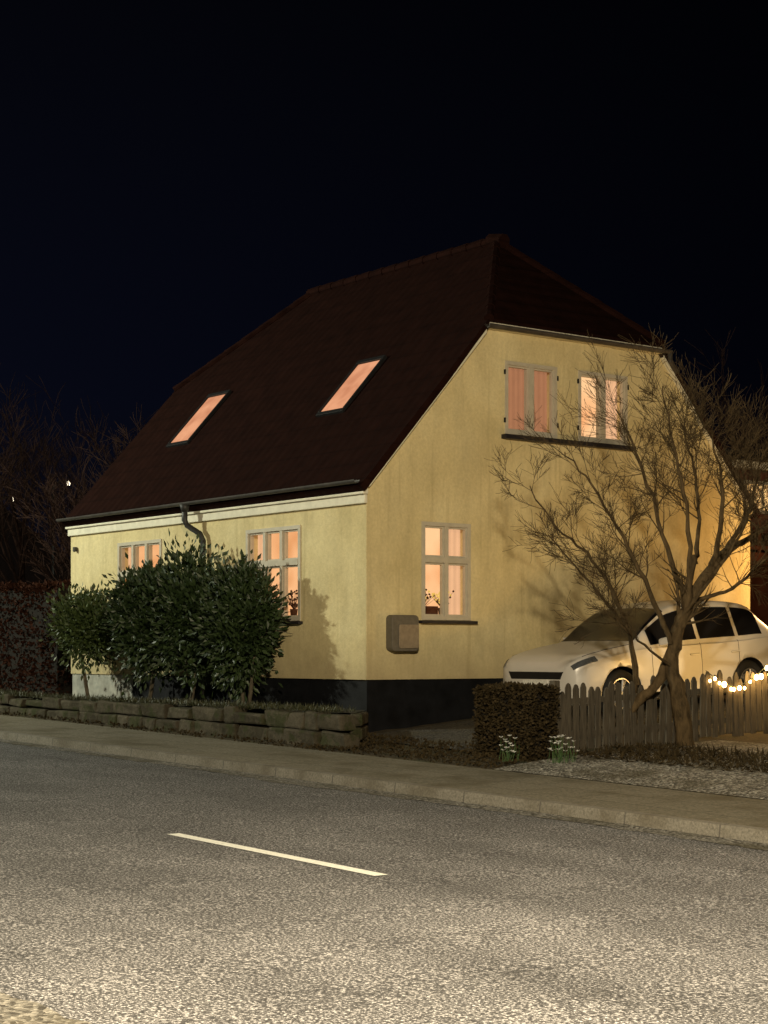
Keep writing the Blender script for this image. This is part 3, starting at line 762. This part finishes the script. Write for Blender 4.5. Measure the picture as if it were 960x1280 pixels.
# ---------------------------------------------------------------- car
ST=[#x,w,zb,belt,wr,zt
(0.0,.60,.30,.60,.46,.69),(.05,.74,.23,.71,.58,.79),(.2,.84,.19,.78,.66,.88),(.6,.88,.18,.845,.70,.96),(1.0,.89,.18,.895,.72,1.01),
(1.14,.89,.18,.91,.70,1.03),(1.5,.89,.18,.93,.67,1.28),(1.9,.89,.18,.94,.63,1.49),(2.3,.89,.18,.945,.62,1.56),(2.8,.89,.18,.95,.615,1.575),
(3.3,.885,.18,.96,.605,1.55),(3.65,.88,.18,.975,.595,1.49),(3.9,.87,.19,.98,.62,1.30),(4.12,.85,.21,.97,.66,1.10),(4.24,.80,.28,.92,.66,.99),(4.29,.70,.36,.80,.56,.86)]
XS=[s[0] for s in ST]
def herm(x,c):
    x=clampf(x,XS[0],XS[-1]); i=0
    while i<len(XS)-2 and x>XS[i+1]: i+=1
    def sl_(j):
        if j<=0: return (ST[1][c]-ST[0][c])/(XS[1]-XS[0])
        if j>=len(XS)-1: return (ST[-1][c]-ST[-2][c])/(XS[-1]-XS[-2])
        a=(ST[j][c]-ST[j-1][c])/(XS[j]-XS[j-1]); b_=(ST[j+1][c]-ST[j][c])/(XS[j+1]-XS[j])
        return 0 if a*b_<=0 else 2*a*b_/(a+b_)
    h=XS[i+1]-XS[i]; t=(x-XS[i])/h
    return (2*t**3-3*t*t+1)*ST[i][c]+(t**3-2*t*t+t)*h*sl_(i)+(-2*t**3+3*t*t)*ST[i+1][c]+(t**3-t*t)*h*sl_(i+1)
def sec(x):
    w,zb,be,wr,zt_=[herm(x,c) for c in range(1,6)]
    return [(0,zb),(.75*w,zb),(.965*w,zb+.09),(w,zb+.52*(be-zb)),(.975*w,be-.02),(.945*w,be+.012),(wr+.035,be+.84*(zt_-be)),(wr*.82,be+.965*(zt_-be)),(0,zt_)]
def Sf(x,s):
    q=sec(x); s=clampf(s,0,8); i=min(7,int(s)); t=s-i
    def g(j):
        if j<0: return (-q[-j][0],q[-j][1])
        if j>8: return (-q[16-j][0],q[16-j][1])
        return q[j]
    a,b_,c,d=g(i-1),g(i),g(i+1),g(i+2); r=[]
    for m in (0,1):
        cr=.5*(2*b_[m]+(c[m]-a[m])*t+(2*a[m]-5*b_[m]+4*c[m]-d[m])*t*t+(3*b_[m]-a[m]-3*c[m]+d[m])*t**3)
        li=b_[m]+(c[m]-b_[m])*t; k_=.85 if i>=6 else .45; r.append(cr*k_+li*(1-k_))
    return Vector((x,r[0],r[1]))
car=empty('parked_car',(0,0,0),label='white hatchback parked beside the gable of the yellow house',cat='car')
body=MB(); xs=sorted(set([round(x,3) for x in fr(0,4.29,.065)]+[.02,.05,4.26])); ss=fr(0,8,.25)
rows=[]
for x in xs:
    half=[Sf(x,s) for s in ss]; ring=half+[Vector((p.x,-p.y,p.z)) for p in half[-2:0:-1]]; rows.append(ring)
n=len(rows[0]); body.add([p for r in rows for p in r],[(i*n+j,i*n+(j+1)%n,(i+1)*n+(j+1)%n,(i+1)*n+j) for i in range(len(rows)-1) for j in range(n)]+[tuple(range(n))[::-1],tuple((len(rows)-1)*n+j for j in range(n))])
bo=body.obj('body',[M['carpaint'],M['black']],smooth=True)
cut=[]
for x in (.80,3.42):
    for sy in (1,-1):
        c=MB(); c.tube([(x,sy*.58,.33),(x,sy*1.1,.33)],.375,28); cut.append(c.obj('cut',M['black']))
for c in cut:
    m=bo.modifiers.new('x','BOOLEAN'); m.object=c; m.solver='EXACT'; m.operation='DIFFERENCE'
bpy.context.view_layer.update(); dg=bpy.context.evaluated_depsgraph_get()
nm=bpy.data.meshes.new_from_object(bo.evaluated_get(dg)); bo.modifiers.clear(); bo.data=nm
for c in cut: bpy.data.objects.remove(c)
bo.parent=car
def panel(name,mat,x0,x1,s0,s1,sy=1,off=.006,both=False,nx=14,ns=8,parent=None):
    b=MB()
    def nrm(x,s):
        e=.01; a=Sf(x+e,s)-Sf(x-e,s); c=Sf(x,min(8,s+e*4))-Sf(x,s-e*4); n_=c.cross(a)
        if n_.length<1e-9: return Vector((0,0,1))
        n_.normalize()
        if n_.y<-.05 or n_.z<-.3: n_=-n_
        return n_
    G_=[]
    if both: srange=[(s,1) for s in fr(s0,8,(8-s0)/ns)]+[(s,-1) for s in fr(s0,8,(8-s0)/ns)[-2::-1]]
    else: srange=[(s,sy) for s in fr(s0,s1,(s1-s0)/ns)]
    for i in range(nx+1):
        x=x0+(x1-x0)*i/nx
        for s,y in srange:
            nn=nrm(x,s); nn.z=abs(nn.z) if s>5.5 else nn.z
            if abs(s-8)<1e-6: nn.y=0
            p=Sf(x,s)+nn*off; G_.append(Vector((p.x,p.y*y,p.z)))
    m=len(srange); b.add(G_,[(i*m+j,i*m+j+1,(i+1)*m+j+1,(i+1)*m+j) for i in range(nx) for j in range(m-1)])
    o=b.obj(name,mat,smooth=True,recalc=False); o.parent=parent or car; return o
panel('windscreen',M['carglass'],1.16,1.86,6.12,8,both=True)
panel('rear_window',M['carglass'],3.72,4.08,6.2,8,both=True)
for sy in (1,-1):
    for a,c in ((1.42,2.36),(2.43,3.18),(3.25,3.78)):
        panel('side_window',M['carglass'],a,c,5.12,5.95,sy)
    panel('headlight',M['lens'],.045,.38,4.0,5.4,sy,.008)
    panel('tail_light',M['rlens'],4.0,4.2,4.0,5.3,sy,.008)
    b=MB(); b.hexa([(1.5,sy*.90,.95),(1.62,sy*.90,.95),(1.62,sy*1.08,.97),(1.54,sy*1.08,.97),(1.5,sy*.90,1.05),(1.62,sy*.90,1.05),(1.62,sy*1.08,1.09),(1.54,sy*1.08,1.09)])
    o=b.obj('wing_mirror',M['carpaint'],bevel=.025); o.parent=car
    for x in (2.16,3.02):
        b=MB(); b.tube([(x,sy*.892,.80),(x+.17,sy*.896,.805)],.013,8); o=b.obj('door_handle',M['carpaint']); o.parent=car
    for x in (1.40,2.40,3.2):
        b=MB(); b.tube([Sf(x,s)*1 if sy==1 else Vector((Sf(x,s).x,-Sf(x,s).y,Sf(x,s).z)) for s in fr(2.3,5.0,.3)],.005,4); o=b.obj('door_seam',M['black']); o.parent=car
    b=MB(); b.tube([Vector((p.x,p.y*sy,p.z)) for p in [Sf(x,5.9) for x in fr(.22,1.12,.09)]],.005,4); o=b.obj('bonnet_seam',M['black']); o.parent=car
b=MB(); b.hexa([(-.012,-.46,.30),(-.012,.46,.30),(.06,.46,.30),(.06,-.46,.30),(-.012,-.42,.44),(-.012,.42,.44),(.06,.42,.44),(.06,-.42,.44)])
o=b.obj('lower_intake',M['black'],bevel=.01); o.parent=car
b=MB(); b.hexa([(-.010,-.50,.56),(-.010,.50,.56),(.06,.50,.56),(.06,-.50,.56),(-.004,-.56,.665),(-.004,.56,.665),(.08,.56,.665),(.08,-.56,.665)]); o=b.obj('grille',M['black'],bevel=.01); o.parent=car
b=MB(); b.hexa([(-.02,-.25,.45),(-.02,.25,.45),(0,.25,.45),(0,-.25,.45),(-.02,-.25,.55),(-.02,.25,.55),(0,.25,.55),(0,-.25,.55)]); o=b.obj('number_plate',M['white']); o.parent=car
for x in (.80,3.42):
    for sy in (1,-1):
        w=empty('wheel',(x,sy*.77,.33)); w.parent=car
        t=MB(); pr=[(.215,-.10),(.28,-.11),(.315,-.095),(.33,-.05),(.33,.05),(.315,.095),(.28,.11),(.215,.10)]
        N=36; t.add([(x+r*math.cos(2*math.pi*i/N),sy*.77+y,.33+r*math.sin(2*math.pi*i/N)) for i in range(N) for r,y in pr],[(i*8+j,i*8+(j+1)%8,((i+1)%N)*8+(j+1)%8,((i+1)%N)*8+j) for i in range(N) for j in range(8)])
        o=t.obj('tyre',M['rubber'],smooth=True); par(o,w)
        r_=MB(); N=30; yo=sy*.77+sy*.06
        r_.add([(x+r*math.cos(2*math.pi*i/N),y,.33+r*math.sin(2*math.pi*i/N)) for i in range(N) for r,y in ((.218,yo+sy*.03),(.195,yo+sy*.03),(.19,yo-sy*.1),(.218,yo-sy*.1))],[(i*4+j,i*4+(j+1)%4,((i+1)%N)*4+(j+1)%4,((i+1)%N)*4+j) for i in range(N) for j in range(4)])
        for k_ in range(5):
            a=2*math.pi*k_/5; ca,sa=math.cos(a),math.sin(a)
            for da in (-.13,.13):
                p0=Vector((x+.03*ca,yo+sy*.02,.33+.03*sa)); p1=Vector((x+.2*math.cos(a+da),yo+sy*.02,.33+.2*math.sin(a+da))); r_.tube([p0,p1],[.022,.016],6)
        r_.tube([(x,yo-sy*.02,.33),(x,yo+sy*.03,.33)],.045,12)
        o=r_.obj('rim',M['alloy'],smooth=False); par(o,w)
pit=math.atan2(.20,4.3)
m=Matrix(((VA[0],UA[0],0,0),(VA[1],UA[1],0,0),(0,0,1,0),(0,0,0,1)))
m=Matrix.Translation(Vector(W(18.06,16.45,gz(18.03,17.1)-.015)))@m@Matrix.Rotation(-pit,4,'Y')
car.matrix_basis=m

# ---------------------------------------------------------------- neighbour building
nb=empty('neighbour_house',W(24,28,1),label='dark red boarded house with lit window and balcony',cat='house')
b=MB(); b.box(22.0,30,22.9,36,.4,5.15); b.obj('wall',M['brick'],nb)
b=MB(); b.box(21.85,21.99,22.8,36,5.16,5.30); b.obj('eave_board',M['cream'],nb)
b=MB(); b.add([W(21.8,22.7,5.3),W(21.8,36.2,5.3),W(26,36.2,6.2),W(26,22.7,6.2),W(30.2,22.7,5.3),W(30.2,36.2,5.3)],[(0,1,2,3),(3,2,5,4),(0,3,4),(1,5,2)]); b.obj('roof',M['droof'],nb)
e=empty('window',W(22,26,4.3),nb)
b=MB(); v0,v1,z0,z1=25.2,26.2,4.35,4.95
for a,c,d,f in ((v0,v1,z1-.06,z1),(v0,v1,z0,z0+.06),(v0,v0+.06,z0+.06,z1-.06),(v1-.06,v1,z0+.06,z1-.06),((v0+v1)/2-.02,(v0+v1)/2+.02,z0+.06,z1-.06)): b.box(21.94,21.998,a,c,d,f)
b.obj('frame',M['frame'],e); b=MB(); b.box(21.965,21.99,v0+.05,v1-.05,z0+.05,z1-.05); b.obj('pane',M['fairy'],e)
b=MB(); b.box(20.6,21.99,22.9,30,3.35,3.5); b.box(20.6,20.68,22.9,30,3.55,3.62); b.box(20.6,20.66,22.9,30,4.1,4.16)
for v in fr(23,30,.35): b.box(20.61,20.65,v,v+.04,3.45,4.13)
b.obj('balcony',M['brick'],nb)
for v in (23.0,26.0):
    b=MB(); b.box(20.6,20.74,v,v+.14,.6,3.35); b.obj('post',M['redpaint'],nb)
dd=empty('door',W(21.98,24.8,1.2),nb)
b=MB(); b.box(21.93,21.985,24.1,25.3,1.1,3.2); b.obj('frame',M['redpaint'],dd); b=MB(); b.box(21.9,21.92,24.25,25.15,1.9,3.0); b.obj('pane',M['fairy'],dd)
light('warm_wall_glow','POINT',W(18.0,22.6,3.0),150,(1,.56,.2),.1)  # warm point light added for the orange glow on the walls

# ---------------------------------------------------------------- distant things
def far_lamp(X,Y,z,g,lab):
    e=empty('distant_street_lamp',(X,Y,g),label=lab,cat='street lamp',group='distant lamps')
    b=MB(); b.tube([(X,Y,g),(X,Y,z-.1)],[.07,.045],8); b.tube([(X,Y,z-.1),(X+.2,Y,z+.08),(X+.5,Y,z+.1)],[.04,.035,.03],6); b.obj('pole',M['metal'],e)
    b=MB(); b.tube([(X+.5,Y,z+.1),(X+.5,Y,z),(X+.5,Y,z-.06)],[.03,.06,.04],10); b.obj('lamp_head',M['farw'],e)
far_lamp(-10.9,58,7.3,1,'small distant street lamp shining through bare branches')
far_lamp(-13.6,62,7.1,1,'small distant street lamp above the brown hedge')
fh=empty('distant_house',(-19,70,1),label='distant dark house with small lit windows',cat='house')
b=MB(); b.box(68,76,27,36,0,4.6); b.obj('wall',M['brick'],fh)
b=MB(); b.add([W(67.7,26.7,4.6),W(76.3,26.7,4.6),W(76.3,31.5,8),W(67.7,31.5,8),W(76.3,36.3,4.6),W(67.7,36.3,4.6)],[(0,1,2,3),(3,2,4,5),(0,3,5),(1,4,2)]); b.obj('roof',M['droof'],fh)
for v,z in ((27.6,4.4),(29.6,4.3),(31.2,4.3)):
    b=MB(); b.box(67.93,67.98,v,v+.8,z-.7,z+.1); b.obj('window',M['far'],fh)

# ---------------------------------------------------------------- lights, world
light('street_lamp_light','POINT',W(3.6,3.0,6.4),9600,(1,.83,.56),.22)
light('street_lamp_light_far','POINT',W(34.5,3.0,9.4),9400,(.98,1,.78),.3)
sun=light('cool_fill','SUN',(0,0,30),.006,(.7,.8,1),rot=(math.radians(50),0,math.radians(-30)),angle=.01)  # faint cool fill added over the whole scene, no visible source
w=bpy.data.worlds.new('World'); scene.world=w; w.use_nodes=True
nt=w.node_tree; bg=nt.nodes['Background']
tc=nt.nodes.new('ShaderNodeTexCoord'); sx=nt.nodes.new('ShaderNodeSeparateXYZ'); nt.links.new(tc.outputs['Generated'],sx.inputs[0])
rp=nt.nodes.new('ShaderNodeValToRGB'); nt.links.new(sx.outputs[2],rp.inputs[0])
el=rp.color_ramp.elements; el[0].position=0; el[0].color=(.0020,.0022,.0036,1); el[1].position=.40; el[1].color=(.0007,.0008,.0014,1)
x=el.new(.14); x.color=(.0014,.0018,.0046,1)
sx2=nt.nodes.new('ShaderNodeMapRange'); sx2.inputs[1].default_value=-.22; sx2.inputs[2].default_value=.22; sx2.inputs[3].default_value=1.5; sx2.inputs[4].default_value=.5
nt.links.new(sx.outputs[0],sx2.inputs[0])
nt.links.new(rp.outputs[0],bg.inputs[0]); nt.links.new(sx2.outputs[0],bg.inputs[1])

# ---------------------------------------------------------------- camera
cd=bpy.data.cameras.new('camera'); cam=bpy.data.objects.new('camera',cd); col.objects.link(cam)
cam.location=(0,0,1.75); cam.rotation_euler=(math.pi/2,0,0)
cd.sensor_fit='VERTICAL'; cd.sensor_height=36; cd.lens=36*2200/1280; cd.shift_y=175/1280; cd.clip_end=2000
scene.camera=cam
scene.view_settings.view_transform='Standard'; scene.view_settings.look='None'; scene.view_settings.exposure=0
